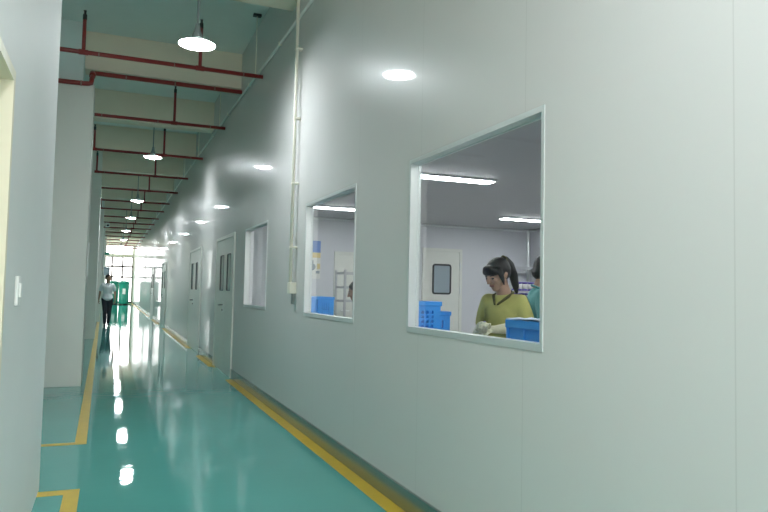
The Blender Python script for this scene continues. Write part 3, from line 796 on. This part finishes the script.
# the purple piece in her fingers
rzw = math.atan2(-.90, .50)
pp = Vector(LW) + Matrix.Rotation(rzw, 3, 'Z') @ Vector((.0, -.36, 1.085))
bm = lathe(B(), [(0, 0), (.016, 0), (.016, .006), (.010, .008), (.010, .036), (.016, .038), (.016, .044), (0, .044)], (0, 0, 0), 16)
bmesh.ops.rotate(bm, verts=bm.verts, matrix=Matrix.Rotation(1.2, 3, 'Y'))
o = link('bobbin', bm, M_['purple'], None, True); o.location = pp; tag(o, 'small purple bobbin held in cream gloved hands', 'bobbin')

person('person with short black hair and a teal shirt at the right window edge', (3.27, 4.72, 0), (.93, -.37), 1.64,
       {1: ((.23, -.02, 1.08), (.10, -.26, 1.08), (-.4, -.9, 0), (0, .1, -1)), -1: ((-.23, -.02, 1.08), (-.10, -.26, 1.08), (.4, -.9, 0), (0, .1, -1))},
       stand_legs(1.64), 'teal', 'jeans', 'bob', head_pitch=math.radians(18), lean=math.radians(4), sleeve=.8)

# seated worker behind the second window
HS = 1.60; sd = .16
st = thing('work_stool', 'steel stool carrying the worker behind the second window', 'stool', (2.68, 7.035, 0)); L = st.location
link('seat', tube(B(), [(2.68, 7.035, .53), (2.68, 7.035, .566)], .17, 28), M_['grey'], st, origin=L)
link('post', tube(B(), [(2.68, 7.035, .04), (2.68, 7.035, .505)], .025, 12), M_['steel'], st, True, origin=L)
for k in range(5):
    a = 2*PI*k/5+.3; link('leg', tube(B(), [(2.68, 7.035, .06), (2.68+.24*math.cos(a), 7.035+.24*math.sin(a), .018)], .018, 10), M_['steel'], st, True, origin=L)
person('person in a grey-blue work coat bent over at the right edge of the second window', (2.665, 7.04, 0), (-.93, .37), HS,
       {1: ((.22, -.06, .93), (.10, -.24, .88), (-.7, -.4, 0), (0, .1, -1)), -1: ((-.22, -.06, .93), (-.10, -.24, .88), (.7, -.4, 0), (0, .1, -1))},
       {s: ((s*.13, -.36, .56), (s*.13, -.30, .10), (0, -1, 0)) for s in (-1, 1)}, 'coat', 'jeans', 'short', skin='tan', head_pitch=math.radians(20), lean=math.radians(8), sleeve=1.6, seated=sd, nameparts=('work_coat', 'trousers'))

# man walking towards us
HM = 1.69
person('person walking towards us in a white polo shirt and dark trousers at the far end', (-.05, 24.2, 0), (.05, -1), HM,
       {1: ((.228, .03, 1.12), (.235, -.03, .88), (.02, -.25, -1), (-1, 0, 0)), -1: ((-.228, .05, 1.12), (-.255, .10, .87), (-.05, .12, -1), (1, 0, 0))},
       {1: ((.068, -.06, .49), (.058, .06, .085), (0, -1, 0)), -1: ((-.068, -.08, .49), (-.058, -.10, .065), (0, -1, 0))},
       'shirt', 'jeans', 'short', skin='tan', head_yaw=math.radians(28), female=False, sleeve=.72, nameparts=('polo_shirt', 'trousers'), curl=.5)

# ------------------------------------------------------------------ daylight
wd = bpy.data.worlds.new('sky'); SC.world = wd; wd.use_nodes = True
bg = wd.node_tree.nodes['Background']; bg.inputs[0].default_value = (1.0, .99, .97, 1); bg.inputs[1].default_value = 3.5
def portal(loc, rot, sx, sy):
    l = bpy.data.lights.new('daylight_portal', 'AREA'); l.shape = 'RECTANGLE'; l.size = sx; l.size_y = sy; l.cycles.is_portal = True
    o = bpy.data.objects.new('daylight_portal', l); COL.objects.link(o); o.location = loc; o.rotation_euler = rot
portal((.425, YE+.25, 2.28), (-PI/2, 0, 0), 2.35, 4.45)
portal((.66, YN-.25, 2.35), (PI/2, 0, 0), 1.92, 4.3)
for a, b in lw: portal((XO-.25, (a+b)/2, 2.45), (0, -PI/2, 0), 3.1, b-a)

# ------------------------------------------------------------------ camera
yaw, pit, rol = .3838, .0532, .0212
F = Vector((math.sin(yaw)*math.cos(pit), math.cos(yaw)*math.cos(pit), math.sin(pit)))
r = Vector((math.cos(yaw), -math.sin(yaw), 0)); u = r.cross(F)
Rr = r*math.cos(rol) + u*math.sin(rol); U = -r*math.sin(rol) + u*math.cos(rol)
cam = bpy.data.cameras.new('camera'); cam.sensor_width = 36; cam.lens = 677/768*36; cam.clip_start = .02; cam.clip_end = 300
co = bpy.data.objects.new('camera', cam); COL.objects.link(co)
m = Matrix((Rr, U, -F)).transposed().to_4x4(); m.translation = (0, 0, 1.3); co.matrix_world = m
SC.camera = co
SC.view_settings.view_transform = 'Standard'; SC.view_settings.look = 'None'; SC.view_settings.gamma = 1; SC.view_settings.use_curve_mapping = False
SC.view_settings.exposure = 1.08
SC.cycles.use_denoising = True
SC.cycles.sample_clamp_indirect = 3; SC.cycles.caustics_reflective = False; SC.cycles.caustics_refractive = False; SC.cycles.blur_glossy = 1.0
SC.cycles.max_bounces = 10; SC.cycles.diffuse_bounces = 6; SC.cycles.glossy_bounces = 5
